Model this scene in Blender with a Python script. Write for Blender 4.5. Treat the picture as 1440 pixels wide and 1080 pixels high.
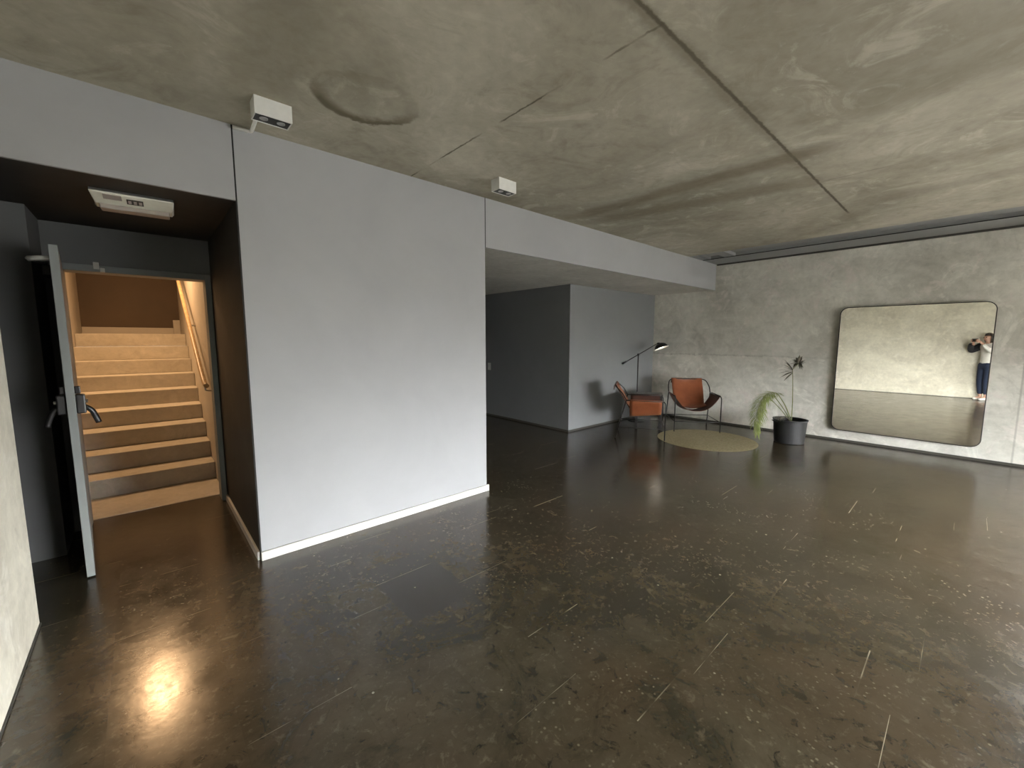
import bpy, bmesh, math, random
from mathutils import Vector, Matrix
random.seed(7)
PI = math.pi
for o in list(bpy.data.objects): bpy.data.objects.remove(o)
S = bpy.context.scene
C = S.collection

# ------------------------------------------------------------------ camera
cam_data = bpy.data.cameras.new('camera')
cam = bpy.data.objects.new('camera', cam_data); C.objects.link(cam)
PITCH = math.atan(63/578); YAW = math.radians(48.15)
cam.location = (0, 0, 1.5)
cam.rotation_euler = (PI/2 - PITCH, 0, YAW - PI/2)
cam_data.sensor_width = 36; cam_data.sensor_fit = 'HORIZONTAL'
cam_data.lens = 578/1440*36
cam_data.clip_start = 0.02; cam_data.clip_end = 100
S.camera = cam

# ------------------------------------------------------------------ exposure, daylight
S.view_settings.view_transform = 'Standard'
S.view_settings.look = 'None'
S.view_settings.gamma = 1
S.view_settings.use_curve_mapping = False
S.view_settings.exposure = 1.15

SKY = 47.0
W = bpy.data.worlds.new('world'); S.world = W; W.use_nodes = True
nt = W.node_tree; nt.nodes.clear()
wo = nt.nodes.new('ShaderNodeOutputWorld'); bg = nt.nodes.new('ShaderNodeBackground')
tc = nt.nodes.new('ShaderNodeTexCoord'); sp = nt.nodes.new('ShaderNodeSeparateXYZ')
mr = nt.nodes.new('ShaderNodeMapRange'); mx = nt.nodes.new('ShaderNodeMix'); mx.data_type = 'RGBA'
nt.links.new(tc.outputs['Generated'], sp.inputs[0]); nt.links.new(sp.outputs[2], mr.inputs[0])
mr.inputs[1].default_value = -0.05; mr.inputs[2].default_value = 0.22
nt.links.new(mr.outputs[0], mx.inputs[0])
mx.inputs[6].default_value = (0.10, 0.10, 0.095, 1)      # paving outside
mx.inputs[7].default_value = (0.965, 0.985, 1.0, 1)       # overcast sky
nt.links.new(mx.outputs[2], bg.inputs[0]); bg.inputs[1].default_value = SKY
nt.links.new(bg.outputs[0], wo.inputs[0])

WIN = dict(x0=2.4, x1=5.6, z0=0.10, z1=1.7, y=-4.0)
WIN2 = dict(y0=-3.8, y1=-1.15, z0=0.10, z1=2.1, x=7.62)
def portal(x0, x1, z0, z1, y):
    l = bpy.data.lights.new('daylight_portal', 'AREA'); l.shape = 'RECTANGLE'
    l.size = x1-x0; l.size_y = z1-z0
    l.cycles.is_portal = True
    o = bpy.data.objects.new('daylight_portal', l); C.objects.link(o)
    o.location = ((x0+x1)/2, y, (z0+z1)/2); o.rotation_euler = (PI/2, 0, 0)   # faces +Y, into the room
    return o
portal(WIN['x0'], WIN['x1'], WIN['z0'], WIN['z1'], WIN['y']-0.12).rotation_euler = (PI/2, 0, PI)
p2 = portal(0, WIN2['y1']-WIN2['y0'], WIN2['z0'], WIN2['z1'], 0)
p2.location = (WIN2['x']+.12, (WIN2['y0']+WIN2['y1'])/2, (WIN2['z0']+WIN2['z1'])/2); p2.rotation_euler = (PI/2, 0, PI/2)

# warm ceiling lamp of the stairwell
LAMP = (-0.12, 6.62, 3.00)
sl = bpy.data.lights.new('stair_lamp_light', 'AREA'); sl.shape = 'DISK'; sl.size = 0.13
sl.energy = 22; sl.color = (1.0, 0.60, 0.30)
slo = bpy.data.objects.new('stair_lamp_light', sl); C.objects.link(slo); slo.location = LAMP

# ------------------------------------------------------------------ material helpers
class G:
    def __init__(s, name):
        s.m = bpy.data.materials.new(name); s.m.use_nodes = True
        s.t = s.m.node_tree; s.b = s.t.nodes['Principled BSDF']
        tcn = s.t.nodes.new('ShaderNodeTexCoord'); s.co = tcn.outputs['Object']
        s._xyz = None
    def put(s, sock, v):
        if hasattr(v, 'node'): s.t.links.new(v, sock)
        else:
            try: sock.default_value = v
            except Exception: sock.default_value = (*v, 1)
    def math(s, op, a, b=None, clamp=False):
        n = s.t.nodes.new('ShaderNodeMath'); n.operation = op; n.use_clamp = clamp
        s.put(n.inputs[0], a)
        if b is not None: s.put(n.inputs[1], b)
        return n.outputs[0]
    def xyz(s):
        if not s._xyz:
            n = s.t.nodes.new('ShaderNodeSeparateXYZ'); s.t.links.new(s.co, n.inputs[0]); s._xyz = n.outputs
        return s._xyz
    def map(s, scale=(1,1,1), rot=(0,0,0), loc=(0,0,0)):
        n = s.t.nodes.new('ShaderNodeMapping'); s.t.links.new(s.co, n.inputs[0])
        n.inputs['Scale'].default_value = scale; n.inputs['Rotation'].default_value = rot; n.inputs['Location'].default_value = loc
        return n.outputs[0]
    def noise(s, scale=1, detail=4, rough=.55, dist=0, vec=None):
        n = s.t.nodes.new('ShaderNodeTexNoise'); s.put(n.inputs['Vector'], vec or s.co)
        n.inputs['Scale'].default_value = scale; n.inputs['Detail'].default_value = detail
        n.inputs['Roughness'].default_value = rough; n.inputs['Distortion'].default_value = dist
        return n.outputs[0]
    def vor(s, scale=1, feature='F1', vec=None, rnd=1):
        n = s.t.nodes.new('ShaderNodeTexVoronoi'); n.feature = feature; s.put(n.inputs['Vector'], vec or s.co)
        n.inputs['Scale'].default_value = scale; n.inputs['Randomness'].default_value = rnd
        return n.outputs
    def rng(s, v, a, b, c=0., d=1., smooth=False):
        n = s.t.nodes.new('ShaderNodeMapRange'); s.put(n.inputs[0], v)
        n.interpolation_type = 'SMOOTHSTEP' if smooth else 'LINEAR'
        for i, q in enumerate((a, b, c, d)): n.inputs[i+1].default_value = q
        return n.outputs[0]
    def mix(s, f, a, b, mode='MIX'):
        n = s.t.nodes.new('ShaderNodeMix'); n.data_type = 'RGBA'; n.blend_type = mode
        s.put(n.inputs[0], f); s.put(n.inputs[6], a); s.put(n.inputs[7], b); return n.outputs[2]
    def band(s, v, c, w, soft):          # 1 where |v-c|<w
        d = s.math('ABSOLUTE', s.math('SUBTRACT', v, c)); return s.rng(d, w, w+soft, 1, 0, True)
    def bump(s, h, strength=.2, dist=.01):
        n = s.t.nodes.new('ShaderNodeBump'); s.put(n.inputs['Height'], h)
        n.inputs['Strength'].default_value = strength; n.inputs['Distance'].default_value = dist
        s.t.links.new(n.outputs[0], s.b.inputs['Normal'])
    def out(s, col=None, rough=None, metal=None, spec=None):
        if col is not None: s.put(s.b.inputs['Base Color'], col)
        if rough is not None: s.put(s.b.inputs['Roughness'], rough)
        if metal is not None: s.put(s.b.inputs['Metallic'], metal)
        if spec is not None: s.put(s.b.inputs['Specular IOR Level'], spec)
        return s.m

def flat(name, col, rough=.5, metal=0., spec=.5, var=.06, sc=14):
    g = G(name); n = g.noise(sc, 3)
    c = g.mix(g.rng(n, .3, .7), tuple(v*(1-var) for v in col), tuple(min(1, v*(1+var)) for v in col))
    return g.out(c, rough, metal, spec)

def paint(name, col, rough=.62):
    g = G(name)
    n = g.noise(1.3, 5, .6, .4); f = g.noise(60, 2)
    c = g.mix(g.rng(n, .3, .7), tuple(v*.93 for v in col), tuple(v*1.05 for v in col))
    g.bump(g.math('ADD', g.math('MULTIPLY', n, .6), g.math('MULTIPLY', f, .12)), .12, .01)
    return g.out(c, g.rng(n, .3, .7, rough-.06, rough+.06), spec=.35)

def concrete_wall(name, lo, hi, tint, joint_z=None, joint_y=None):
    g = G(name); x, y, z = g.xyz()
    a = g.noise(.9, 6, .62, .7); b = g.noise(3.2, 6, .7, 1.2); c = g.noise(14, 4, .65, .5)
    base = g.mix(g.rng(a, .34, .66), lo, hi)
    base = g.mix(g.math('MULTIPLY', g.rng(b, .52, .66, smooth=True), .7), base, tint)
    d = g.noise(1.9, 7, .7, 2.2)
    base = g.mix(g.math('MULTIPLY', g.rng(d, .54, .66, smooth=True), .5), base, tuple(v*1.12 for v in hi))
    base = g.mix(g.math('MULTIPLY', g.rng(d, .30, .44, 1, 0), .45), base, tuple(v*.82 for v in lo))
    base = g.mix(g.math('MULTIPLY', g.rng(b, .28, .46, 1, 0), .35), base, tuple(v*.72 for v in lo))
    base = g.mix(g.math('MULTIPLY', g.rng(c, .3, .7), .22), base, (.30, .29, .26), 'MULTIPLY')
    st = g.noise(1, 5, .6, .3, vec=g.map(scale=(1.2, 1.2, 7)))
    base = g.mix(g.math('MULTIPLY', g.rng(st, .5, .75), .22), base, tuple(v*1.25 for v in hi))
    if joint_z is not None:
        zz = g.math('ADD', z, g.math('MULTIPLY', g.math('SUBTRACT', d, .5), .10))
        k = g.math('MULTIPLY', g.band(zz, joint_z, .002, .02), g.math('MULTIPLY', g.rng(y, 1.2, 2.0, .12, .6), g.rng(c, .4, .6, .3, 1)))
        base = g.mix(k, base, tuple(v*.62 for v in lo))
        up = g.math('MULTIPLY', g.rng(zz, joint_z, joint_z+.35, 1, 0), g.rng(zz, joint_z-.01, joint_z, 0, .22))
        base = g.mix(up, base, tuple(v*.8 for v in lo))
    if joint_y is not None:
        base = g.mix(g.math('MULTIPLY', g.band(y, joint_y, .003, .01), .5), base, tuple(v*.6 for v in lo))
    g.bump(g.math('ADD', b, g.math('MULTIPLY', c, .4)), .25, .012)
    return g.out(base, g.rng(a, .3, .7, .62, .85), spec=.3)

def ceiling_mat(name):
    g = G(name); x, y, z = g.xyz()
    a = g.noise(.55, 6, .6, .9); b = g.noise(2.4, 7, .68, 1.4); c = g.noise(16, 4, .6, .4)
    lo, hi = (.30, .275, .212), (.53, .50, .41)
    base = g.mix(g.rng(a, .35, .65), lo, hi)
    base = g.mix(g.math('MULTIPLY', g.rng(b, .53, .66, smooth=True), .45), base, (.62, .585, .49))
    base = g.mix(g.math('MULTIPLY', g.rng(b, .32, .46, 1, 0), .45), base, (.245, .215, .155))
    base = g.mix(g.math('MULTIPLY', g.rng(c, .35, .7), .18), base, (.3, .28, .24), 'MULTIPLY')
    wob = g.math('MULTIPLY', g.math('SUBTRACT', g.noise(5, 5, .7), .5), .12)
    wob2 = g.math('MULTIPLY', g.math('SUBTRACT', g.noise(22, 3, .7), .5), .02)
    dark = (.085, .073, .048)
    # cast panel joints: one along X at y=.97, one along Y at x=1.71
    brk = g.rng(g.noise(1.7, 3), .38, .52)
    yj = g.math('ADD', y, wob2)
    j1 = g.math('MULTIPLY', g.band(yj, .97, .004, .012), g.rng(x, 5.45, 5.6, .95, 0))
    base = g.mix(j1, base, dark)
    halo = g.math('MULTIPLY', g.band(g.math('ADD', y, wob), .985, .005, .06), g.rng(x, 1.6, 5.6, .55, .12))
    base = g.mix(halo, base, (.15, .13, .09))
    xj = g.math('ADD', x, wob2)
    brk2 = g.rng(g.noise(1.9, 2), .44, .52)
    j2 = g.math('MULTIPLY', g.math('MULTIPLY', g.band(xj, 1.705, .002, .008), brk2), g.rng(y, .95, 1.0, 0, .85))
    base = g.mix(j2, base, dark)
    j3 = g.math('MULTIPLY', g.math('MULTIPLY', g.band(xj, 4.3, .002, .01), brk), g.rng(y, .9, .95, .35, 0))
    base = g.mix(j3, base, dark)
    # oval water ring
    dx = g.math('DIVIDE', g.math('SUBTRACT', g.math('ADD', x, wob), 1.02), .27)
    dy = g.math('DIVIDE', g.math('SUBTRACT', g.math('ADD', y, wob), 2.33), .235)
    r = g.math('SQRT', g.math('ADD', g.math('MULTIPLY', dx, dx), g.math('MULTIPLY', dy, dy)))
    inner = g.rng(r, .62, .95, 0, 1, True); outer = g.rng(r, 1.0, 1.10, 1, 0, True)
    ring = g.math('MULTIPLY', g.math('MULTIPLY', inner, outer), g.math('MULTIPLY', g.rng(g.noise(3.1, 3), .35, .6, .5, 1), g.rng(dy, -.5, .6, .3, 1)))
    base = g.mix(ring, base, (.15, .13, .085))
    # brown streaks running along Y
    def streak(xc, y0, y1, w, amt, slope=0.):
        xx = g.math('SUBTRACT', g.math('ADD', x, wob), g.math('MULTIPLY', g.math('SUBTRACT', y, y0), slope))
        k = g.math('MULTIPLY', g.band(xx, xc, w*.3, w), g.math('MULTIPLY', g.rng(y, y0-.3, y0, 0, 1), g.rng(y, y1, y1+.4, 1, 0)))
        return g.math('MULTIPLY', k, g.math('MULTIPLY', g.rng(b, .35, .6, .5, 1), amt))
    base = g.mix(streak(3.57, .9, 2.7, .13, .75), base, (.15, .125, .08))
    base = g.mix(streak(4.2, 1.2, 2.7, .17, .55, -.2), base, (.15, .13, .085))
    base = g.mix(streak(3.0, -.8, .5, .2, .4, .1), base, (.16, .14, .09))
    base = g.mix(streak(5.1, -.8, .7, .14, .35, .1), base, (.16, .14, .10))
    base = g.mix(streak(.55, 1.2, 2.5, .18, .45), base, (.13, .11, .07))
    g.bump(g.math('ADD', b, g.math('MULTIPLY', c, .3)), .2, .012)
    return g.out(base, .8, spec=.25)

def floor_mat():
    g = G('polished_stone'); x, y, z = g.xyz()
    cx = g.math('DIVIDE', g.math('ADD', x, 20*.39-.96), .39); col = g.math('FLOOR', cx)
    def wn(v):
        n = g.t.nodes.new('ShaderNodeTexWhiteNoise'); n.noise_dimensions = '1D'; g.put(n.inputs['W'], v); return n.outputs[0]
    v = g.math('DIVIDE', g.math('ADD', g.math('ADD', y, 20), wn(col)), .62)
    row = g.math('FLOOR', v); fv = g.math('ABSOLUTE', g.math('SUBTRACT', g.math('FRACT', v), .5)); fu = g.math('ABSOLUTE', g.math('SUBTRACT', g.math('FRACT', cx), .5))
    tid = g.math('ADD', g.math('MULTIPLY', col, 7.31), g.math('MULTIPLY', row, 3.17)); tile = wn(tid); t2 = wn(g.math('ADD', tid, 91.7))
    head = g.rng(fv, .4955, .4975); bed = g.rng(fu, .4945, .4965)
    off = g.t.nodes.new('ShaderNodeCombineXYZ'); g.put(off.inputs[0], g.math('MULTIPLY', tile, 9)); g.put(off.inputs[2], g.math('MULTIPLY', t2, 5))
    va = g.t.nodes.new('ShaderNodeVectorMath'); g.t.links.new(g.co, va.inputs[0]); g.t.links.new(off.outputs[0], va.inputs[1]); tv = va.outputs[0]
    a = g.noise(.8, 5, .6, .6); b = g.noise(4.5, 8, .74, .35, vec=tv); c = g.noise(26, 5, .7, .3, vec=tv)
    lo, hi = (.024, .0185, .0105), (.088, .071, .044)
    e = g.noise(2.1, 8, .72, 1.0); f = g.noise(11, 6, .7, .8)
    t = g.math('ADD', g.math('MULTIPLY', g.rng(b, .32, .68), .45), g.math('ADD', g.math('MULTIPLY', g.rng(e, .35, .65), .35), g.math('MULTIPLY', g.math('SUBTRACT', tile, .4), .18)))
    base = g.mix(t, lo, hi)
    base = g.mix(g.math('MULTIPLY', g.rng(a, .45, .6), .5), base, (.070, .046, .026))
    base = g.mix(g.math('MULTIPLY', g.rng(f, .36, .44, 1, 0), .65), base, (.014, .011, .006))
    base = g.mix(g.math('MULTIPLY', g.rng(e, .36, .46, 1, 0), .5), base, (.020, .018, .010))
    base = g.mix(g.math('MULTIPLY', g.rng(c, .56, .70), .45), base, (.13, .11, .07))
    base = g.mix(g.math('MULTIPLY', g.rng(f, .60, .68), .45), base, (.15, .125, .08))
    pt = g.math('MULTIPLY', g.math('MULTIPLY', g.rng(x, .965, .975), g.rng(x, 1.37, 1.38, 1, 0)), g.math('MULTIPLY', g.rng(y, 1.86, 1.87), g.rng(y, 2.51, 2.52, 1, 0)))
    base = g.mix(g.math('MULTIPLY', pt, .7), base, (.022, .017, .012))
    foss = g.math('MULTIPLY', g.rng(t2, .55, .75), g.rng(g.noise(3.1, 3), .46, .56))
    vk = g.math('MULTIPLY', g.rng(g.vor(34, vec=tv)[0], .12, .22, 1, 0), foss)
    base = g.mix(g.math('MULTIPLY', vk, .55), base, (.22, .195, .135))
    vk2 = g.math('MULTIPLY', g.rng(g.math('ADD', g.vor(8)[0], g.math('MULTIPLY', f, .08)), .075, .095, 1, 0), g.rng(g.noise(9, 2), .50, .54))
    base = g.mix(g.math('MULTIPLY', vk2, .6), base, (.40, .37, .28))
    hm = g.math('MULTIPLY', head, g.math('MULTIPLY', g.rng(t2, .55, .62), g.rng(g.noise(2.7, 2), .47, .55, .05, .9)))
    base = g.mix(hm, base, (.36, .32, .23))
    base = g.mix(g.math('MULTIPLY', g.math('MAXIMUM', bed, head), .12), base, (.02, .017, .01))
    rg = g.math('ADD', g.rng(b, .3, .7, .14, .24), g.math('MULTIPLY', g.rng(c, .5, .75), .06))
    g.bump(g.math('ADD', g.noise(3.5, 4, .6), g.math('MULTIPLY', b, .25)), .05, .02)
    return g.out(base, rg, spec=.75)

M = {}
M['paint'] = paint('grey_wall_paint', (.378, .384, .393))
M['paint_shaded'] = paint('grey_wall_paint_shaded', (.235, .242, .25))  # same wall paint, a darker copy holding the shade behind the beam
M['charcoal'] = paint('charcoal_wall_paint', (.17, .173, .175))
M['recess_shaded'] = paint('charcoal_paint_shaded', (.026, .025, .023))  # the recess charcoal again, with the shade put into its colour
M['gap'] = flat('shadow_gap_black', (.01, .01, .01), .9)
M['wall'] = concrete_wall('trowelled_concrete', (.50, .49, .435), (.80, .785, .72), (.76, .70, .655), 1.22, -.42)
M['wall_left'] = concrete_wall('beige_concrete', (.62, .58, .48), (.80, .765, .65), (.82, .79, .70))
M['ceiling'] = ceiling_mat('cast_concrete_ceiling')
M['soffit'] = concrete_wall('soffit_concrete', (.54, .52, .47), (.70, .68, .62), (.62, .60, .56))
M['floor'] = floor_mat()
M['base_white'] = paint('white_baseboard_paint', (.62, .61, .58), .5)
M['edge_shade'] = flat('wall_edge_shade', (.05, .048, .04), .5)  # for thin strips that paint the shade along wall edges
M['stair'] = concrete_wall('stair_concrete', (.40, .36, .29), (.52, .48, .41), (.46, .42, .36))
M['stair_wall'] = paint('stair_wall_plaster', (.52, .48, .42))
M['stair_back'] = flat('brown_stair_board', (.085, .055, .03), .6, var=.12, sc=2)
M['black_metal'] = flat('black_powder_coat', (.014, .013, .013), .38, 0, .5)
M['frame_metal'] = flat('dark_steel_rod', (.035, .034, .033), .32, .6)
M['steel'] = flat('brushed_steel', (.5, .5, .5), .3, 1)
M['white_metal'] = flat('white_enamel', (.72, .72, .69), .42)
M['cream'] = flat('cream_plastic', (.93, .92, .80), .4)
M['lens'] = flat('frosted_grey_lens', (.42, .37, .34), .35)
M['door_grey'] = paint('grey_door_paint', (.24, .255, .25), .5)
M['wood'] = flat('varnished_wood', (.50, .34, .18), .4, var=.2, sc=22)
M['band'] = paint('grey_cove_paint', (.27, .275, .275))

def leather():
    g = G('tan_leather'); n = g.noise(4, 5, .6, .3); f = g.noise(160, 2)
    c = g.mix(g.rng(n, .3, .7), (.21, .060, .022), (.31, .098, .040))
    g.bump(f, .15, .003)
    return g.out(c, g.rng(n, .3, .7, .34, .5), spec=.45)
M['leather'] = leather()
def leather_dark():
    g = G('leather_flesh_side'); n = g.noise(9, 4)
    return g.out(g.mix(n, (.045, .014, .008), (.085, .028, .014)), .75)
M['leather_dark'] = leather_dark()
def jute():
    g = G('woven_jute'); x, y, z = g.xyz()
    r = g.math('SQRT', g.math('ADD', g.math('MULTIPLY', x, x), g.math('MULTIPLY', y, y)))
    rings = g.math('SINE', g.math('MULTIPLY', r, 2*PI/.02))
    n = g.noise(38, 4, .7); big = g.noise(3, 4)
    c = g.mix(g.rng(n, .3, .7), (.25, .215, .12), (.42, .37, .235))
    c = g.mix(g.rng(rings, -1, 1, 0, .25), c, (.16, .13, .07))
    c = g.mix(g.math('MULTIPLY', g.rng(big, .4, .7), .3), c, (.30, .24, .15))
    g.bump(g.math('ADD', rings, n), .5, .004)
    return g.out(c, .95, spec=.1)
M['jute'] = jute()
def mirror_mat():
    g = G('silvered_mirror_glass')
    n = g.noise(3, 2)
    return g.out(g.mix(n, (.95, .94, .86), (.96, .95, .88)), .012, 1.0)
M['mirror'] = mirror_mat()
def leafm(name, a, b):
    g = G(name); n = g.noise(12, 3)
    g.b.inputs['Transmission Weight'].default_value = 0
    return g.out(g.mix(g.rng(n, .3, .7), a, b), .5, spec=.3)
M['leaf'] = leafm('green_palm_leaf', (.17, .215, .06), (.36, .40, .15))
M['leaf_dark'] = leafm('dry_palm_leaf', (.07, .068, .05), (.15, .14, .10))
M['stem'] = leafm('palm_stem', (.17, .20, .08), (.28, .28, .14))
M['soil'] = flat('potting_soil', (.03, .022, .015), .95)
M['pot'] = flat('charcoal_rubber_bucket', (.013, .013, .014), .55)
M['skin'] = flat('skin', (.55, .33, .24), .5)
M['hair'] = flat('dark_brown_hair', (.03, .02, .014), .5)
M['white_cloth'] = flat('white_knit', (.80, .78, .74), .9)
M['black_cloth'] = flat('black_cloth', (.015, .015, .02), .85)
M['denim'] = flat('dark_blue_denim', (.018, .028, .06), .85)
M['eye'] = flat('eye_dark', (.02, .015, .01), .3)
M['lip'] = flat('lip', (.45, .17, .15), .5)
def glass():
    m = bpy.data.materials.new('window_glass'); m.use_nodes = True; t = m.node_tree
    t.nodes.clear(); o = t.nodes.new('ShaderNodeOutputMaterial'); mi = t.nodes.new('ShaderNodeMixShader')
    a = t.nodes.new('ShaderNodeBsdfTransparent'); b = t.nodes.new('ShaderNodeBsdfGlossy'); f = t.nodes.new('ShaderNodeFresnel')
    b.inputs['Roughness'].default_value = .01; f.inputs[0].default_value = 1.35
    t.links.new(f.outputs[0], mi.inputs[0]); t.links.new(a.outputs[0], mi.inputs[1]); t.links.new(b.outputs[0], mi.inputs[2])
    t.links.new(mi.outputs[0], o.inputs[0]); return m
M['glass'] = glass()
def bulb():
    m = bpy.data.materials.new('lit_lamp_glass'); m.use_nodes = True; b = m.node_tree.nodes['Principled BSDF']
    b.inputs['Emission Color'].default_value = (1, .9, .75, 1); b.inputs['Emission Strength'].default_value = 3
    return m
M['bulb'] = bulb()

# ------------------------------------------------------------------ mesh helpers
def obj(name, bm, m, parent=None, smooth=False, bevel=0, mats=None):
    bmesh.ops.recalc_face_normals(bm, faces=bm.faces)
    me = bpy.data.meshes.new(name); bm.to_mesh(me); bm.free()
    for q in (mats or [m]): me.materials.append(M[q])
    if smooth:
        for p in me.polygons: p.use_smooth = True
    o = bpy.data.objects.new(name, me); C.objects.link(o)
    if parent: o.parent = parent
    if bevel:
        b = o.modifiers.new('bevel', 'BEVEL'); b.width = bevel; b.segments = 2; b.limit_method = 'ANGLE'
    return o
def box(bm, x0, x1, y0, y1, z0, z1, mi=0):
    vs = [bm.verts.new((x, y, z)) for x in (x0, x1) for y in (y0, y1) for z in (z0, z1)]
    for f in ((0,1,3,2), (4,6,7,5), (0,4,5,1), (2,3,7,6), (0,2,6,4), (1,5,7,3)):
        fc = bm.faces.new([vs[i] for i in f]); fc.material_index = mi
    return vs
def bx(*a):
    bm = bmesh.new(); box(bm, *a); return bm
def sweep(bm, pts, r, seg=8, cap=True, closed=False, mi=0):
    pts = [Vector(p) for p in pts]; n = len(pts)
    rs = r if isinstance(r, (list, tuple)) else [r]*n
    rings = []; prev = None
    for i, p in enumerate(pts):
        if closed: t = (pts[(i+1) % n]-pts[i-1]).normalized()
        else: t = (pts[min(i+1, n-1)]-pts[max(i-1, 0)]).normalized()
        if prev is None:
            a = Vector((0,0,1)) if abs(t.z) < .9 else Vector((1,0,0)); u = t.cross(a).normalized()
        else: u = (prev - t*prev.dot(t)).normalized()
        prev = u; v = t.cross(u)
        rings.append([bm.verts.new(p + (u*math.cos(2*PI*k/seg)+v*math.sin(2*PI*k/seg))*rs[i]) for k in range(seg)])
    for i in range(n if closed else n-1):
        A, B = rings[i], rings[(i+1) % n]
        for k in range(seg):
            f = bm.faces.new((A[k], A[(k+1) % seg], B[(k+1) % seg], B[k])); f.material_index = mi
    if cap and not closed:
        bm.faces.new(rings[0][::-1]); bm.faces.new(rings[-1])
    return bm
def rounded(pts, rad=.05, n=5):
    P = [Vector(p) for p in pts]; out = [P[0]]
    for i in range(1, len(P)-1):
        a, b, c = P[i-1], P[i], P[i+1]
        r = min(rad, (a-b).length*.45, (c-b).length*.45)
        p0 = b+(a-b).normalized()*r; p1 = b+(c-b).normalized()*r
        for k in range(n+1):
            t = k/n; out.append(p0*(1-t)**2 + b*2*t*(1-t) + p1*t*t)
    out.append(P[-1]); return out
def tube(name, pts, r, m, parent=None, rad=0, seg=8):
    bm = bmesh.new(); sweep(bm, rounded(pts, rad) if rad else pts, r, seg)
    return obj(name, bm, m, parent, smooth=True)
def lathe(bm, prof, seg=32, c=(0,0,0), mi=0):
    rings = []
    for r, z in prof:
        if r < 1e-5: rings.append([bm.verts.new((c[0], c[1], c[2]+z))])
        else: rings.append([bm.verts.new((c[0]+r*math.cos(2*PI*k/seg), c[1]+r*math.sin(2*PI*k/seg), c[2]+z)) for k in range(seg)])
    for A, B in zip(rings, rings[1:]):
        for k in range(seg):
            q = [A[k % len(A)], A[(k+1) % seg % len(A)], B[(k+1) % seg % len(B)], B[k % len(B)]]
            u = []
            for v in q:
                if v not in u: u.append(v)
            if len(u) > 2:
                f = bm.faces.new(u); f.material_index = mi
    return bm
def smoothgrid(bm, rows, thick=0, mi=0, mi_back=0):
    """rows of points -> surface; thick>0 gives it a back side and edges"""
    V = [[bm.verts.new(p) for p in r] for r in rows]
    R, K = len(V), len(V[0])
    fs = []
    for i in range(R-1):
        for k in range(K-1):
            fs.append(bm.faces.new((V[i][k], V[i][k+1], V[i+1][k+1], V[i+1][k])))
    for f in fs: f.material_index = mi
    if thick:
        bm.normal_update()
        N = [[v.normal.copy() for v in r] for r in V]
        Bk = [[bm.verts.new(V[i][k].co - N[i][k]*thick) for k in range(K)] for i in range(R)]
        for i in range(R-1):
            for k in range(K-1):
                f = bm.faces.new((Bk[i][k], Bk[i+1][k], Bk[i+1][k+1], Bk[i][k+1])); f.material_index = mi_back
        for k in range(K-1):
            bm.faces.new((V[0][k], Bk[0][k], Bk[0][k+1], V[0][k+1])); bm.faces.new((V[-1][k], V[-1][k+1], Bk[-1][k+1], Bk[-1][k]))
        for i in range(R-1):
            bm.faces.new((V[i][0], V[i+1][0], Bk[i+1][0], Bk[i][0])); bm.faces.new((V[i][-1], Bk[i][-1], Bk[i+1][-1], V[i+1][-1]))
    return bm
def struct(name, bm, m, parent=None, **k):
    o = obj(name, bm, m, parent, **k)
    if not parent: o['kind'] = 'structure'
    return o
def thing(name, label, cat, loc=(0,0,0), rz=0, group=None, rx=0):
    o = bpy.data.objects.new(name, None); C.objects.link(o); o.empty_display_size = .1
    o.location = loc; o.rotation_euler = (rx, 0, rz); o['label'] = label; o['category'] = cat
    if group: o['group'] = group
    return o
def tag(o, label, cat, group=None):
    o['label'] = label; o['category'] = cat
    if group: o['group'] = group
    return o
def copy_tree(o, parent=None):
    c = o.copy(); C.objects.link(c); c.parent = parent
    for ch in list(o.children): copy_tree(ch, c)
    return c

# ------------------------------------------------------------------ room shell
H = 2.80; HS = 2.355; XL = -.51; X1 = 7.62; Y1 = 3.12; YB = 4.27; XC = 5.05; YW = WIN['y']; YEND = 9.0
fl = bmesh.new(); SX0_ = -.66
box(fl, -2.6, X1+.3, YW-.4, 4.62, -.2, 0); box(fl, .75, X1+.3, 4.62, YEND+.3, -.2, 0); box(fl, SX0_, .5, 4.62, 4.768, -.2, .0)
struct('floor', fl, 'floor')
struct('ceiling', bx(XL-.3, 6.55, YW-.3, Y1+.35, H, H+.2), 'ceiling')
# cove slot along the mirror wall, its lid, its end, and the lighter strip beside the wall
cv = bmesh.new()
box(cv, 6.55, 7.045, YW-.3, 3.12, H+.05, H+.2); box(cv, 6.551, 6.56, YW-.3, 2.62, H+.001, H+.05)
struct('ceiling_cove', cv, 'band')
struct('trim_1', bx(7.045, X1, YW-.3, 3.12, H+.001, H+.2), 'band')
struct('trim_2', bx(6.56, 7.045, 2.60, 2.76, H+.002, H+.05), 'band')
struct('trim_7', bx(6.56, 7.045, 2.98, 3.12, H+.002, H+.05), 'band')
struct('trim_3', bx(7.03, 7.05, YW-.2, 3.1, H-.003, H+.004), 'gap')
struct('trim_shade_top', bx(X1-.03, X1, YW-.2, 3.1, H-.022, H+.001), 'edge_shade')  # dark strip standing in for the shadow line under the ceiling
wr = bmesh.new(); q = WIN2
box(wr, X1, X1+.25, q['y1'], YEND, 0, H+.2); box(wr, X1, X1+.25, YW-.3, q['y0'], 0, H+.2)
box(wr, X1, X1+.25, q['y0'], q['y1'], 0, q['z0']); box(wr, X1, X1+.25, q['y0'], q['y1'], q['z1'], H+.2)
struct('wall_right', wr, 'wall')
wf = bmesh.new(); nq = 3; pq = (q['y1']-q['y0'])/nq
box(wf, X1+.05, X1+.11, q['y0'], q['y1'], q['z0'], q['z0']+.05); box(wf, X1+.05, X1+.11, q['y0'], q['y1'], q['z1']-.05, q['z1'])
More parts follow.
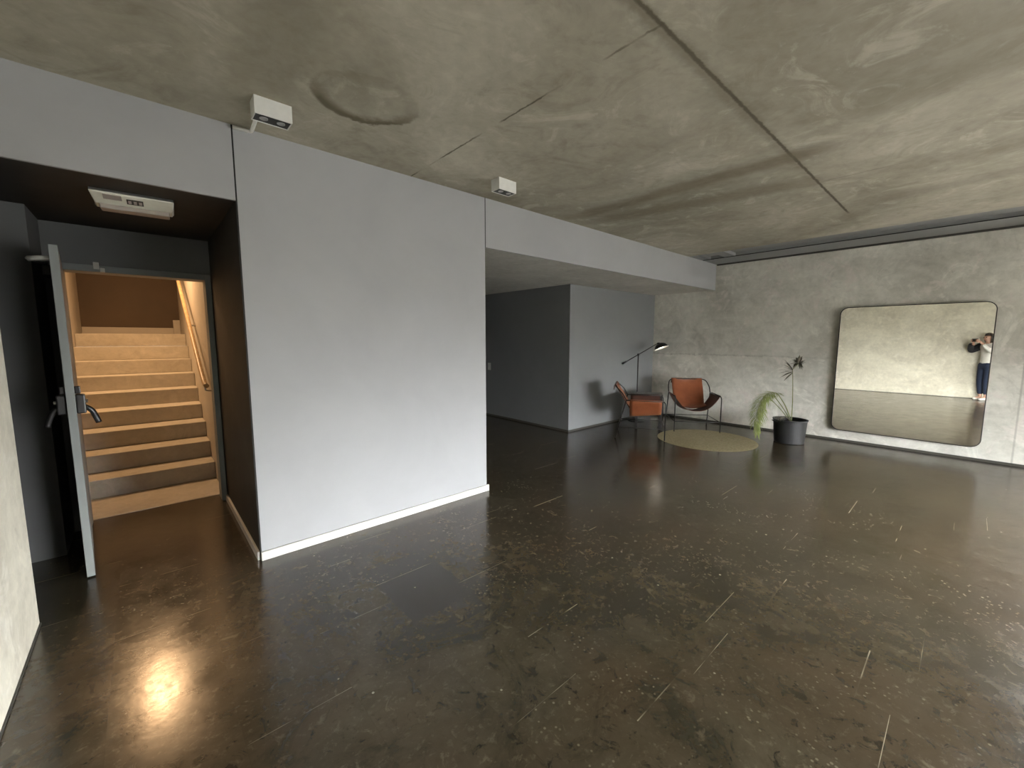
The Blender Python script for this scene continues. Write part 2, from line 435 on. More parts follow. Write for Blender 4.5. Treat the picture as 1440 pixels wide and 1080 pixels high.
for k in range(nq+1):
    yy = q['y0']+pq*k; box(wf, X1+.052, X1+.108, max(q['y0'], yy-.03), min(q['y1'], yy+.03), q['z0']+.05, q['z1']-.05)
w2 = struct('window_2', wf, 'black_metal')
for k in range(nq): obj('pane', bx(X1+.075, X1+.081, q['y0']+pq*k+.03, q['y0']+pq*(k+1)-.03, q['z0']+.05, q['z1']-.05), 'glass', w2)
struct('wall_left', bx(XL-.22, XL, YW-.3, 3.17, 0, H+.2), 'wall_left')
# main grey wall (core beside the stairs) and the beams left and right of it, with shadow gaps
struct('wall_front', bx(.505, 2.455, Y1, YEND, 0, H+.1), 'paint')
struct('wall_beam_left', bx(-2.6, .496, Y1, Y1+.02, HS, H+.1), 'paint')
struct('wall_beam_right', bx(2.464, X1, Y1, Y1+.02, HS, H+.1), 'paint')
gp = bmesh.new(); box(gp, .496, .5045, Y1+.001, Y1+.02, HS, H); box(gp, 2.4555, 2.4635, Y1+.001, Y1+.02, HS, H)
struct('trim_5', gp, 'gap')
struct('ceiling_soffit', bx(2.455, X1, Y1+.02, YEND, HS+.003, HS+.2), 'soffit')
struct('ceiling_recess', bx(-2.6, .496, Y1+.02, 4.75, HS+.002, HS+.2), 'recess_shaded')
struct('wall_block', bx(XC, X1, YB, YEND, 0, HS+.01), 'paint_shaded')
struct('wall_corridor_back', bx(2.4, X1, YEND, YEND+.2, 0, HS+.2), 'paint_shaded')
struct('wall_recess_right', bx(.496, .506, Y1+.003, 4.57, 0, HS+.01), 'recess_shaded')
# recess by the stairs
struct('wall_recess_left', bx(-2.6, -.497, 4.11, 4.75, 0, HS+.01), 'charcoal')
struct('wall_niche', bx(-2.6, -2.4, 3.0, 4.2, 0, HS+.01), 'charcoal')
struct('wall_niche_front', bx(-2.6, XL-.22, 2.97, 3.17, 0, H), 'charcoal')
dw = bmesh.new()
DX0, DX1, DH = -.405, .452, 2.015
box(dw, -.50, DX0-.045, 4.57, 4.72, 0, HS+.01); box(dw, DX1+.04, .51, 4.57, 4.72, 0, HS+.01); box(dw, DX0-.045, DX1+.04, 4.57, 4.72, DH+.05, HS+.01)
struct('wall_stair_front', dw, 'charcoal')
fr = bmesh.new()
box(fr, DX0-.045, DX0, 4.55, 4.73, 0, DH+.05); box(fr, DX1, DX1+.04, 4.55, 4.73, 0, DH+.05); box(fr, DX0, DX1, 4.55, 4.73, DH, DH+.05)
frame = struct('trim_6', fr, 'door_grey', bevel=.003)
fb = bmesh.new(); box(fb, -.235, -.205, 4.525, 4.55, DH+.02, DH+.07); box(fb, -.20, -.175, 4.53, 4.55, DH, DH+.03)
obj('closer_bracket', fb, 'steel', frame)
# window wall behind the camera
ww = bmesh.new(); x0, x1, z0, z1 = WIN['x0'], WIN['x1'], WIN['z0'], WIN['z1']
box(ww, XL-.22, x0, YW-.25, YW, 0, H+.1); box(ww, x1, X1+.1, YW-.25, YW, 0, H+.1)
box(ww, x0, x1, YW-.25, YW, 0, z0); box(ww, x0, x1, YW-.25, YW, z1, H+.1)
struct('wall_window', ww, 'wall_left')
wf = bmesh.new()
nw = 4; pw = (x1-x0)/nw
box(wf, x0, x1, YW-.10, YW-.04, z0, z0+.05); box(wf, x0, x1, YW-.10, YW-.04, z1-.05, z1)
for k in range(nw+1):
    xx = x0+pw*k; box(wf, max(x0, xx-.03), min(x1, xx+.03), YW-.098, YW-.042, z0+.05, z1-.05)
w1 = struct('window_1', wf, 'black_metal')
for k in range(nw): obj('pane', bx(x0+pw*k+.03, x0+pw*(k+1)-.03, YW-.074, YW-.068, z0+.05, z1-.05), 'glass', w1)

# baseboards, then dark strips standing in for shade at the other wall feet
b = bmesh.new(); box(b, .50, 2.475, Y1-.018, Y1, 0, .062)
struct('baseboard_front', b, 'base_white', bevel=.003)
struct('baseboard_recess', bx(.480, .496, Y1+.01, 4.545, 0, .06), 'base_white', bevel=.003)
struct('trim_shade_right', bx(X1-.012, X1, YW, YB, 0, .03), 'edge_shade')  # no real board, a dark strip for the shadow gap at the floor
b = bmesh.new(); box(b, XC-.01, XC, YB-.01, YEND, 0, .03); box(b, XC, X1, YB-.01, YB, 0, .03)
struct('trim_shade_block', b, 'edge_shade')  # dark strips painting the shade at the foot of the block
struct('trim_shade_left', bx(XL, XL+.006, YW, 3.17, 0, .012), 'edge_shade')  # thin dark strip in place of a shadow line, not a board

# ------------------------------------------------------------------ stairwell
RISE, RUN, YS = .175, .32, 5.40
SX0, SX1 = -.66, .498
st = thing('staircase', 'concrete staircase climbing behind the open grey door', 'staircase', (0, YS, 0))
def sobj(name, a, m, par):        # box given in world coordinates under a thing standing at (0,YS,0)
    x0, x1, y0, y1, z0, z1 = a
    return obj(name, bx(x0, x1, y0-YS, y1-YS, z0, z1), m, par, bevel=.006)
sobj('threshold_slab', (SX0, SX1, 4.77, YS+.05, -.1, .004), 'stair', st)
for k in range(8):
    y0 = YS+RUN*k
    sobj('step', (SX0, SX1, y0, YS+RUN*8, RISE*k, RISE*(k+1)), 'stair', st)
sobj('landing', (SX0, SX1, YS+RUN*8, 8.95, RISE*8, RISE*9), 'stair', st)
sobj('skirting', (SX0, SX1-.09, 8.93, 8.95, RISE*9, RISE*9+.11), 'stair_wall', st)
sobj('skirting_block', (SX1-.09, SX1, 8.90, 8.95, RISE*9, RISE*9+.24), 'stair_wall', st)
struct('wall_stair_right', bx(SX1+.002, .5045, 4.73, 8.99, -.1, 3.4), 'stair_wall')
struct('wall_stair_left', bx(SX0-.2, SX0-.002, 4.76, 9.2, -.1, 3.4), 'stair_wall')
struct('wall_stair_back', bx(SX0-.2, SX1+.006, 8.96, 9.2, 0, 3.4), 'stair_back')
struct('wall_stair_top', bx(SX0-.2, SX1+.2, 4.55, 4.72, HS+.01, 3.4), 'stair_wall')
struct('ceiling_stair', bx(SX0-.2, SX1+.2, 4.55, 9.2, 3.30, 3.5), 'stair_wall')
lamp = thing('ceiling_lamp', 'round warm lamp on the stairwell ceiling, seen reflected in the floor', 'lamp', (LAMP[0], LAMP[1], 3.30))
bm = bmesh.new(); lathe(bm, [(0, 0), (.05, 0), (.05, -.02), (.012, -.03), (.012, -.22), (.13, -.235), (.14, -.30), (.125, -.31), (.12, -.28), (0, -.28)], 32); obj('housing', bm, 'white_metal', lamp, smooth=False)

hr = thing('handrail', 'wooden handrail rising along the right wall of the stairs', 'handrail', (.43, 4.9, 0))
rail = [(.43, 4.86, 1.055), (.43, 5.02, 1.06), (.43, 5.25, 1.16), (.43, 7.75, 2.52), (.43, 8.1, 2.62)]
def rel(p, o): return tuple(a-b for a, b in zip(p, o))
tube('rail', [rel(p, (.43, 4.9, 0)) for p in rail], .021, 'wood', hr, rad=.1, seg=12)
for y in (5.0, 6.3, 7.6):
    z = 1.06 if y < 5.1 else 1.16+(y-5.25)*.544
    tube('bracket', [rel(p, (.43, 4.9, 0)) for p in ((.43, y, z-.02), (.43, y, z-.06), (.503, y, z-.07))], .008, 'steel', hr, rad=.02)

# open door leaf, standing nearly edge-on to the camera
hx, hy = -.418, 4.545
ang = math.atan2(3.60-hy, -.345+.0-hx)
door = bpy.data.objects.new('door_1', None); C.objects.link(door); door['kind'] = 'structure'
door.location = (hx, hy, 0); door.rotation_euler = (0, 0, ang)
LW = .945
obj('door_leaf', bx(0, LW, -.019, .019, .008, 2.045), 'door_grey', door, bevel=.002)
def handle(side):
    s = side
    a, b = sorted((s*.019, s*.062))
    p = obj('handle_housing', bx(LW-.075, LW-.02, a, b, 1.045, 1.165), 'black_metal', door, bevel=.008)
    a, b = sorted((s*.019, s*.045))
    obj('lock_housing', bx(LW-.07, LW-.03, a, b, 1.168, 1.215), 'black_metal', p, bevel=.005)
    bm = bmesh.new()
    sweep(bm, rounded([(LW-.047, s*.05, 1.09), (LW-.052, s*.085, 1.06), (LW-.06, s*.105, .995), (LW-.06, s*.11, .975)], .02), [.017]*14+[.015, .012] if 0 else .015, 12)
    obj('lever', bm, 'black_metal', p, smooth=True)
    bm = bmesh.new(); sweep(bm, [(LW-.047, s*.062, 1.12), (LW-.047, s*.072, 1.12)], .012, 12); obj('lock_cylinder', bm, 'steel', p)
handle(1); handle(-1)
obj('latch_plate', bx(LW, LW+.0015, -.012, .012, 1.0, 1.2), 'door_grey', door)
obj('closer_body', bx(.10, .33, -.075, -.019, 1.93, 2.0), 'black_metal', door, bevel=.006)
tube('closer_stop', [(.87, -.015, 1.975), (.865, -.07, 1.97), (.85, -.105, 1.965)], .016, 'white_metal', door)
tube('closer_arm', [(.30, -.05, 2.01), (.42, -.13, 2.02), (.46, -.12, 2.02)], .010, 'steel', door)
obj('hinge', bx(-.012, .012, -.03, -.018, .2, .3), 'steel', door); obj('hinge', bx(-.012, .012, -.03, -.018, 1.75, 1.85), 'steel', door)

# ------------------------------------------------------------------ ceiling fixtures
def spotbox(loc, label):
    t = thing('ceiling_spotlight', label, 'spotlight', loc, 0, None)
    bm = bmesh.new()
    w, d, h, k = .185, .10, .092, .006
    box(bm, 0, w, 0, k, -h, 0); box(bm, 0, w, d-k, d, -h, 0); box(bm, 0, k, k, d-k, -h, 0); box(bm, w-k, w, k, d-k, -h, 0); box(bm, k, w-k, k, d-k, -.006, 0)
    obj('housing', bm, 'white_metal', t)
    obj('baffle', bx(k, w-k, k, d-k, -h+.003, -h+.01), 'black_metal', t)
    for x in (.05, .135):
        bm = bmesh.new(); lathe(bm, [(0, -.002), (.017, -.002), (.019, -.004), (.021, -.004), (.021, 0), (0, 0)], 20, (x, .04, -h+.001))
        l = obj('lamp', bm, 'steel', t, smooth=True)
    return t
spotbox((.538, 2.665, H), 'white twin spotlight box with black underside, the nearer one by the bent white conduit')
spotbox((2.235, 2.65, H), 'white twin spotlight box without conduit, farther away above the right wall seam')
cd = bmesh.new(); sweep(cd, rounded([(.503, 3.10, 2.778), (.60, 3.09, 2.778), (.585, 2.765, 2.785)], .02), .011, 10)
tag(obj('conduit', cd, 'white_metal', smooth=True), 'bent white conduit joining the nearer spotlight to the wall seam', 'conduit')

# emergency light on the recess soffit
em = thing('emergency_light', 'long cream emergency light under the soffit above the stair door', 'light', (-.165, 3.40, HS), math.radians(-3))
prof = [(0, -.012), (0, -.018), (.11, -.052), (.20, -.058), (.225, -.04), (.23, -.012)]
bm = bmesh.new(); nn = len(prof)
A = [bm.verts.new((0+(.012 if i in (2, 3) else 0), y, z)) for i, (y, z) in enumerate(prof)]
B = [bm.verts.new((.375-(.012 if i in (2, 3) else 0), y, z)) for i, (y, z) in enumerate(prof)]
bm.faces.new(A); bm.faces.new(B[::-1])
for i in range(nn): bm.faces.new((A[i], A[(i+1) % nn], B[(i+1) % nn], B[i]))
obj('body', bm, 'cream', em, bevel=.004)
obj('base_plate', bx(.002, .373, -.006, .22, -.012, 0), 'steel', em)
obj('lens', bx(.03, .350, .115, .205, -.078, -.05), 'lens', em, bevel=.006)
tilt = math.atan2(-.034, .11)
def onface(name, x0, x1, u0, u1, h, m):
    o = obj(name, bx(x0, x1, u0, u1, -h, .002), m, em); o.location = (0, 0, -.018); o.rotation_euler = (tilt, 0, 0); return o
onface('label_plate', .055, .135, .012, .060, .003, 'lens')
onface('display', .155, .23, .035, .085, .003, 'black_metal')
for k in range(3): onface('indicator', .162+.024*k, .176+.024*k, .045, .075, .005, 'lens')

# light switch
sw = thing('light_switch', 'small white light switch plate on the dark corridor wall', 'switch', (XC, 6.30, .97))
obj('plate', bx(-.008, 0, -.045, .045, -.07, .07), 'white_metal', sw, bevel=.002)
for dy in (-.02, .02): obj('rocker', bx(-.013, -.008, dy-.016, dy+.016, -.045, .045), 'white_metal', sw, bevel=.002)

# ------------------------------------------------------------------ mirror on the wall
def rrect(w, h, r, n=8):
    out = []
    for cx, cy, a0 in ((w/2-r, h/2-r, 0), (-w/2+r, h/2-r, 90), (-w/2+r, -h/2+r, 180), (w/2-r, -h/2+r, 270)):
        for k in range(n+1):
            a = math.radians(a0+90*k/n); out.append((cx+r*math.cos(a), cy+r*math.sin(a)))
    return out
mw, mh = 1.48, 1.785
mt = thing('wall_mirror', 'large mirror with rounded corners and thin black frame on the concrete wall', 'mirror', (X1, .578, .168))
MX = .062
def plate(name, outl, x0, x1, m, hole=None):
    bm = bmesh.new()
    if hole is None:
        A = [bm.verts.new((x0, y, z+mh/2)) for y, z in outl]; B = [bm.verts.new((x1, y, z+mh/2)) for y, z in outl]
        bm.faces.new(A); bm.faces.new(B[::-1]); n = len(A)
        for i in range(n): bm.faces.new((A[i], A[(i+1) % n], B[(i+1) % n], B[i]))
    else:
        n = len(outl)
        R = [[bm.verts.new((x, y, z+mh/2)) for y, z in o] for x, o in ((x0, outl), (x1, outl), (x1, hole), (x0, hole))]
        for q in range(4):
            A, B = R[q], R[(q+1) % 4]
            for i in range(n): bm.faces.new((A[i], A[(i+1) % n], B[(i+1) % n], B[i]))
    return obj(name, bm, m, mt)
o1 = rrect(mw, mh, .10); o2 = rrect(mw-.018, mh-.018, .091); o3 = rrect(mw-.016, mh-.016, .092)
plate('frame', o1, -MX, -.002, 'black_metal', o2)
plate('glass', o3, -MX+.006, -MX+.010, 'mirror')
plate('backing', o3, -MX+.011, -.003, 'black_metal')

# ------------------------------------------------------------------ rug
bm = bmesh.new(); lathe(bm, [(0, .006), (.67, .006), (.683, .004), (.685, .0005), (0, .0005)], 96)
rug = tag(obj('round_rug', bm, 'jute', smooth=False), 'round beige jute rug on the dark floor before the leather chairs', 'rug'); rug.location = (6.215, 2.57, 0)

# ------------------------------------------------------------------ sling chairs (front faces local -Y)
def make_chair(name, label, loc, rz):
    t = thing(name, label, 'chair', loc, rz, None)
    W2, D0, D1, AZ, BZ = .35, -.30, .26, .585, .80
    r = .0085
    for s in (-1, 1):
        tube('front_leg', [(s*W2, D0, 0), (s*W2, D0, AZ-.03), (s*(W2-.005), D0+.03, AZ)], r, 'frame_metal', t, rad=.03)
        tube('rear_leg', [(s*W2, D1+.15, 0), (s*(W2-.01), D1, AZ-.005)], r, 'frame_metal', t)
        tube('arm_rail', [(s*(W2-.005), D0+.03, AZ), (s*(W2-.01), D1, AZ)], r, 'frame_metal', t)
        tube('side_stretcher', [(s*W2, D0, .17), (s*W2, D1+.107, .17)], .006, 'frame_metal', t)
    bf = [(-W2+.01, D1, AZ), (-W2+.01, D1+.05, .68), (-W2+.05, D1+.17, BZ), (W2-.05, D1+.17, BZ), (W2-.01, D1+.05, .68), (W2-.01, D1, AZ)]
    tube('back_frame', bf, r, 'frame_metal', t, rad=.08)
    tube('front_stretcher', [(-W2, D0, .17), (W2, D0, .17)], .006, 'frame_metal', t)
    tube('rear_stretcher', [(-W2, D1+.107, .17), (W2, D1+.107, .17)], .006, 'frame_metal', t)
    # seat sling hanging from arm to arm
    rows = []
    n = 22
    for j in range(9):
        v = j/8; y = D0+.05+(D1-.05-D0-.05)*v
        low = .335-.05*v
        row = []
        for i in range(n+1):
            u = -1+2*i/n
            z = low+(AZ+.012-low)*abs(u)**2.6
            row.append((u*(W2+.004), y, z))
        rows.append(row)
    bm = bmesh.new(); smoothgrid(bm, rows[::-1], .005, 0, 1); bm.normal_update()
    SEATUP = sum(f.normal.z for f in list(bm.faces)[:100]) > 0
    seat = obj('seat_sling', bm, 'leather_dark', t, smooth=True, mats=['leather_dark', 'leather'] if SEATUP else ['leather', 'leather_dark'])
    # back sling: over the top bar and down into the seat
    prof = [(D1+.188, BZ-.07), (D1+.186, BZ-.01), (D1+.17, BZ+.014), (D1+.152, BZ), (D1+.12, .73), (D1+.055, .63), (D1-.01, .52), (D1-.08, .41), (D1-.18, .345), (D1-.30, .352)]
    # each row one height, leather narrows a little towards the seat
    rows = []
    for j, (y, z) in enumerate(prof):
        w = .255-.02*max(0, j-5)/4
        row = []
        for i in range(13):
            u = -1+2*i/12
            sag = .03*(1-u*u) if 2 < j < 8 else 0
            zz = z+(.055*abs(u)**2 if j > 7 else 0)
            X_ = u*w-.015; vv = min(1, max(0, (y+sag-D0-.05)/(D1-D0-.10))); lw = .335-.05*vv
            if j > 4: zz = max(zz, lw+(AZ+.012-lw)*abs(X_/(W2+.004))**2.6+.009)
            row.append((X_, y+sag, zz))
        rows.append(row)
    bm = bmesh.new(); smoothgrid(bm, rows, .005, 0, 1)
    bm.normal_update(); FR = sum(f.normal.y for f in list(bm.faces)[40:90]) < 0
    obj('back_sling', bm, 'leather', t, smooth=True, mats=['leather', 'leather_dark'] if FR else ['leather_dark', 'leather'])
    return t
make_chair('sling_chair', 'tan leather sling chair with thin black frame facing the rug, nearer the mirror wall', (6.82, 3.06, 0), math.radians(-51))
make_chair('sling_chair', 'tan leather sling chair seen from its side, beside the black table and floor lamp', (5.80, 3.37, 0), math.radians(31))

# ------------------------------------------------------------------ side table
tb = thing('side_table', 'black side table between the two leather chairs', 'table', (6.36, 3.60, 0), math.radians(31))
obj('tabletop', bx(-.19, .19, -.21, .23, .56, .585), 'black_metal', tb, bevel=.003)
for y in (-.18, .20): obj('leg_panel', bx(-.18, .18, y-.022, y+.022, 0, .56), 'black_metal', tb, bevel=.003)

# ------------------------------------------------------------------ floor lamp
LX, LY = 6.74, 4.065
lp = thing('floor_lamp', 'black floor lamp with slanting arm and lit hooded shade', 'lamp', (LX, LY, 0))
bm = bmesh.new(); lathe(bm, [(0, 0), (.15, 0), (.15, .012), (.02, .022), (.02, .03), (0, .03)], 32); obj('base', bm, 'black_metal', lp)
tube('pole', [(0, 0, .02), (0, 0, 1.217)], .011, 'black_metal', lp)
CR = Vector((math.sin(YAW), -math.cos(YAW), 0))      # arm swings parallel to the back corner's diagonal
p0 = -CR*.258+Vector((0, 0, 1.068)); p1 = CR*.34+Vector((0, 0, 1.42))
arm = tube('arm', [p0, p1], .008, 'black_metal', lp)
tube('counterweight', [p0-(p1-p0).normalized()*.03, p0+(p1-p0).normalized()*.05], .017, 'black_metal', lp)
bm = bmesh.new(); lathe(bm, [(0, -.022), (.016, -.016), (.022, 0), (.016, .016), (0, .022)], 16, (0, 0, 1.222)); obj('pivot', bm, 'black_metal', lp, smooth=True)
sh = bpy.data.objects.new('shade', None)
bm = bmesh.new()
lathe(bm, [(0, .095), (.02, .092), (.05, .082), (.085, .062), (.108, .032), (.128, -.008)], 32)
lathe(bm, [(.128, -.008), (.12, -.002), (.10, .03), (.078, .055), (.045, .072), (0, .078)], 32, mi=1)
sh = obj('shade', bm, 'black_metal', lp, smooth=True, mats=['black_metal', 'white_metal'])
sh.location = p1+CR*.075+Vector((0, 0, -.075))
sh.rotation_euler = (Matrix.Rotation(math.radians(-17), 3, Vector((math.cos(YAW), math.sin(YAW), 0))) @ Matrix.Rotation(math.radians(-14), 3, CR)).to_euler()
tube('shade_neck', [p1-Vector((0,0,0)), p1+CR*.03+Vector((0, 0, .005)), p1+CR*.055+Vector((0, 0, -.01))], .018, 'black_metal', lp)
bm = bmesh.new(); lathe(bm, [(0, -.012), (.05, -.008), (.085, .004), (.09, .012), (0, .03)], 24)
bb = obj('bulb', bm, 'bulb', sh, smooth=True); bb.location = (0, 0, .012)

# ------------------------------------------------------------------ potted palm
px, py = 6.96, 1.69
pl = thing('potted_palm', 'sparse palm in a charcoal bucket, one green frond drooping to the floor', 'plant', (px, py, 0))
pot = None
bm = bmesh.new(); lathe(bm, [(0, 0), (.178, 0), (.188, .01), (.206, .29), (.210, .325), (.219, .332), (.219, .345), (.200, .345), (.196, .29), (0, .27)], 48)
pot = obj('bucket', bm, 'pot', pl, smooth=False, bevel=.002)
for a in (math.radians(-42), math.radians(138)):
    c, s = math.cos(a), math.sin(a); q = lambda r, o, z: (c*r-s*o, s*r+c*o, z)
    tube('handle', [q(.205, -.045, .315), q(.25, -.03, .325), q(.25, .03, .325), q(.205, .045, .315)], .008, 'pot', pot, rad=.03)
bm = bmesh.new(); lathe(bm, [(0, .300), (.10, .298), (.193, .292), (.193, .286), (0, .286)], 32)
obj('soil', bm, 'soil', pl)
VR = CR; VF = Vector((math.cos(YAW), math.sin(YAW), 0)); UP = Vector((0, 0, 1))
def P(r, f, z): return VR*r+VF*f+UP*(z+.30)
def blade(bm, p, d, L, w, droop):
    d = d.normalized(); side = d.cross(UP)
    if side.length < .1: side = VR.copy()
    side.normalize(); prev = None; n = 5; q = p.copy(); dd = d.copy()
    for i in range(n+1):
        ww = w*math.sin(PI*min(1, (i+.6)/(n+.7)))*.5
        a, b = bm.verts.new(q-side*ww+UP*ww*.35), bm.verts.new(q+side*ww+UP*ww*.35); m_ = bm.verts.new(q)
        if prev:
            bm.faces.new((prev[0], prev[2], m_, a)); bm.faces.new((prev[2], prev[1], b, m_))
        prev = (a, b, m_)
        q = q+dd*L/n; dd = (dd-UP*droop).normalized()
def frond(pts, start, L0, w, droop, mat, stem_r, n=44, spread=1., par=None):
    par = par or pl
    path = rounded(pts, .2, 8); 
    tube('stem', path, [stem_r*(1-.75*i/(len(path)-1)) for i in range(len(path))], 'stem', par)
    # arc length
    S_ = [0]
    for a, b_ in zip(path, path[1:]): S_.append(S_[-1]+(b_-a).length)
    tot = S_[-1]
    def at(s):
        for i in range(len(path)-1):
            if S_[i+1] >= s:
                f = (s-S_[i])/(S_[i+1]-S_[i]); return path[i].lerp(path[i+1], f), (path[i+1]-path[i]).normalized()
        return path[-1], (path[-1]-path[-2]).normalized()
    bm = bmesh.new()
    for k in range(n):
        u = k/(n-1); p, t = at(tot*(start+(1-start)*u))
        side = t.cross(UP); side = side.normalized() if side.length > .1 else VR
        for sg in (-1, 1):
            d = side*sg*spread*(1-.35*u)+t*(.55+.5*u)+Vector((random.uniform(-.18, .18), random.uniform(-.18, .18), random.uniform(-.15, .15)))
            blade(bm, p, d, L0*(1-.45*abs(2*u-.8)**1.6)*random.uniform(.8, 1.1), w, droop*random.uniform(.7, 1.3))
    return obj('leaflets', bm, mat, par)
frond([P(.02, 0, -.01), P(-.08, -.02, .22), P(-.26, -.05, .45), P(-.44, -.07, .42), P(-.56, -.08, .14), P(-.52, -.08, -.16)], .36, .25, .0095, .15, 'leaf', .009, 74, 1.1)
frond([P(.02, 0, -.01), P(-.10, .04, .22), P(-.27, .05, .42), P(-.42, .03, .34), P(-.50, .0, .10), P(-.46, -.03, -.10)], .42, .24, .009, .17, 'leaf', .007, 54, 1.2)
frond([P(.02, 0, -.01), P(-.12, .08, .20), P(-.30, .12, .38), P(-.44, .10, .24), P(-.48, .06, .02)], .40, .23, .009, .13, 'leaf', .006, 44, 1.3)
frond([P(.02, 0, -.01), P(-.06, -.05, .06), P(-.16, -.10, .10), P(-.24, -.12, .08)], .45, .17, .012, .16, 'leaf_dark', .004, 10, .8)
tube('stem', [P(.02, 0, -.01), P(.015, 0, .30), P(0, 0, .55), P(-.02, 0, .77)], [.007, .006, .005, .004], 'stem', pl)
bm = bmesh.new()
for k in range(9):        # dry leaflets pointing left from the top of the upright stem
    a = math.radians(128+k*11); d = VR*math.cos(a)+UP*math.sin(a)+VF*random.uniform(-.35, .35)
    blade(bm, P(-.02+.012*k/9, 0, .77-.006*k), d, .19, .026, .04)
obj('leaflets', bm, 'leaf_dark', pl)
bm = bmesh.new()
for k in range(26):       # round dry fan at the tip of the upright stem
    a = math.radians(-70+k*11.5); d = VR*math.cos(a)+UP*math.sin(a)+VF*random.uniform(-.4, .4)
    blade(bm, P(.055, 0, .855), d, random.uniform(.09, .125), .034, .03)
obj('fan_leaf', bm, 'leaf_dark', pl)
tube('stem', [P(-.02, 0, .765), P(.02, 0, .81), P(.055, 0, .85)], .004, 'stem', pl)

# ------------------------------------------------------------------ the photographer, seen in the mirror
pr = thing('person', 'person in white top and dark jeans holding up a phone, back to the beige wall', 'person', (-.24, -.26, 0), YAW-PI/2)
# local frame: +Y faces where the camera looks, +X is the person's right
def skin(name, V, E, R, mat, parent, sub=2, root=0):
    me = bpy.data.meshes.new(name); me.from_pydata([Vector(v) for v in V], E, []); me.update()
    o = bpy.data.objects.new(name, me); C.objects.link(o); o.parent = parent
    me.materials.append(M[mat])
    md = o.modifiers.new('skin', 'SKIN'); 
    for i, r in enumerate(R):
        rr = r if isinstance(r, tuple) else (r, r)
        me.skin_vertices[0].data[i].radius = rr
    me.skin_vertices[0].data[root].use_root = True
    md.use_smooth_shade = True
    s_ = o.modifiers.new('sub', 'SUBSURF'); s_.levels = sub; s_.render_levels = sub
    return o
camL = Vector((0, .354, 1.5))          # camera in the person's frame
HC = Vector((0, .03, 1.545))
handR = Vector((.085, .305, 1.455)); handL = Vector((-.085, .305, 1.455))
shR, shL = Vector((.165, -.02, 1.34)), Vector((-.165, -.02, 1.34))
elR, elL = Vector((.27, .14, 1.17)), Vector((-.33, .10, 1.20))
V = [(0, 0, .86), (0, -.01, 1.02), (0, -.02, 1.20), (0, -.02, 1.33), (0, -.005, 1.40), (0, .01, 1.455), (0, .03, 1.53), (0, .035, 1.595),
     shR, elR, handR+Vector((0, -.05, -.03)), handR, shL, elL, handL+Vector((0, -.05, -.03)), handL,
     (.09, 0, .84), (.085, .03, .46), (.07, 0, .07), (.075, .13, .035), (-.09, 0, .84), (-.075, .03, .46), (-.06, 0, .07), (-.065, .13, .035)]
E = [(0,1),(1,2),(2,3),(3,4),(4,5),(5,6),(6,7),(3,8),(8,9),(9,10),(10,11),(3,12),(12,13),(13,14),(14,15),(0,16),(16,17),(17,18),(18,19),(0,20),(20,21),(21,22),(22,23)]
R = [(.13,.095),(.11,.08),(.125,.085),(.12,.08),.052,.05,(.068,.085),(.062,.078),.055,.038,.024,.026,.055,.038,.024,.026,.08,.052,.036,.03,.08,.052,.036,.03]
body = skin('body', V, E, R, 'skin', pr)
# fingers and thumbs wrapped on the phone
for s, h in ((1, handR), (-1, handL)):
    for k in range(4):
        zz = h.z+.032-.019*k; L = (.9, 1., .95, .8)[k]
        Vf = [(h.x-s*.005, h.y, zz-.004), (h.x-s*.004, h.y+.022, zz), (h.x-s*.022*L, h.y+.031, zz+.003), (h.x-s*.044*L, h.y+.028, zz+.004)]
        skin('finger', Vf, [(0,1),(1,2),(2,3)], [.0085, .0085, .008, .007], 'skin', body, 1)
    Vt = [(h.x-s*.004, h.y-.01, h.z-.015), (h.x-s*.022, h.y-.012, h.z+.006), (h.x-s*.042, h.y-.006, h.z+.018)]
    skin('thumb', Vt, [(0,1),(1,2)], [.011, .0095, .008], 'skin', body, 1)
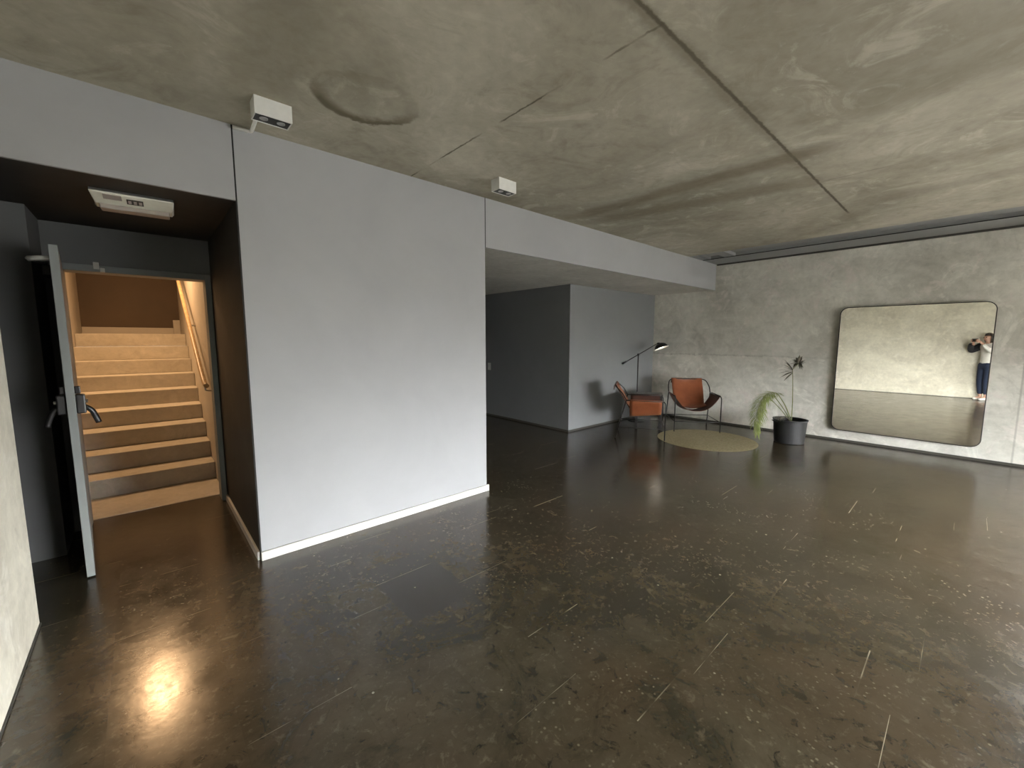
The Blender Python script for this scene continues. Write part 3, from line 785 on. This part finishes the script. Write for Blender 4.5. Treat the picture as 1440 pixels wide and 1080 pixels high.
# face
bm = bmesh.new()
for v in ((0, .108, 1.525), (0, .132, 1.512), (0, .112, 1.502)): pass
sweep(bm, [(0, .105, 1.545), (0, .118, 1.525), (0, .126, 1.512), (0, .112, 1.503)], [.006, .010, .013, .008], 8); obj('nose', bm, 'skin', body, smooth=True)
for s in (-1, 1):
    bm = bmesh.new(); bmesh.ops.create_uvsphere(bm, u_segments=10, v_segments=8, radius=.011); e = obj('eye', bm, 'eye', body, smooth=True); e.location = (s*.030, .100, 1.545)
    bm = bmesh.new(); bmesh.ops.create_uvsphere(bm, u_segments=10, v_segments=8, radius=.024); bmesh.ops.scale(bm, vec=(.35, .7, 1.2), verts=bm.verts); e = obj('ear', bm, 'skin', body, smooth=True); e.location = (s*.074, .025, 1.535)
bm = bmesh.new(); sweep(bm, [(-.022, .103, 1.482), (0, .110, 1.480), (.022, .103, 1.482)], [.003, .007, .003], 8); obj('mouth', bm, 'lip', body, smooth=True)
# hair: cap with shoulder-length sides
bm = bmesh.new(); bmesh.ops.create_uvsphere(bm, u_segments=20, v_segments=14, radius=1)
for v in bm.verts:
    c = v.co
    if c.y > .35 and c.z < .55: c.y = .0+.1*c.y
    v.co = Vector((c.x*.089, -.0+c.y*.105+.012, 1.555+c.z*(.105 if c.z > 0 else .19)))
obj('hair', bm, 'hair', pr, smooth=True)
# clothes
shirt = skin('shirt', [(0, 0, .80), (0, -.01, .95), (0, -.02, 1.2), (0, -.02, 1.325), (0, -.008, 1.375), shR, elR, elR.lerp(handR, .72), shL, shL.lerp(elL, .35)],
     [(0,1),(1,2),(2,3),(3,4),(3,5),(5,6),(6,7),(3,8),(8,9)], [(.155,.115),(.145,.105),(.15,.105),(.135,.095),.066,.075,.056,.04,.075,.062], 'white_cloth', pr)
skin('dark_sleeve', [shL+Vector((.06, 0, .01)), shL+Vector((-.02, 0, 0)), elL, elL.lerp(handL, .75)], [(0,1),(1,2),(2,3)], [.085, .09, .078, .05], 'black_cloth', pr)
skin('jeans', [(0, 0, .98), (0, 0, .86), (.085, 0, .80), (.085, .032, .46), (.07, .005, .13), (-.085, 0, .80), (-.075, .032, .46), (-.06, .005, .13)],
     [(0,1),(1,2),(2,3),(3,4),(1,5),(5,6),(6,7)], [(.14,.105),(.15,.11),.092,.066,.052,.092,.066,.052], 'denim', pr)
for s in (1, -1):
    x = .072*s+.004
    skin('shoe', [(x, -.05, .04), (x, .04, .042), (x, .15, .032)], [(0,1),(1,2)], [(.036,.036), (.042,.038), (.036,.028)], 'white_cloth', pr)
ph = tag(obj('phone', bx(-.078, .078, -.004, .004, -.038, .038), 'black_metal', bevel=.003), 'black phone held sideways by the person in the mirror', 'phone')
ph.location = Vector((0, 0, 1.5))-Vector((math.cos(YAW), math.sin(YAW), 0))*.034+Vector((0, 0, -.025)); ph.rotation_euler = (0, 0, YAW-PI/2)
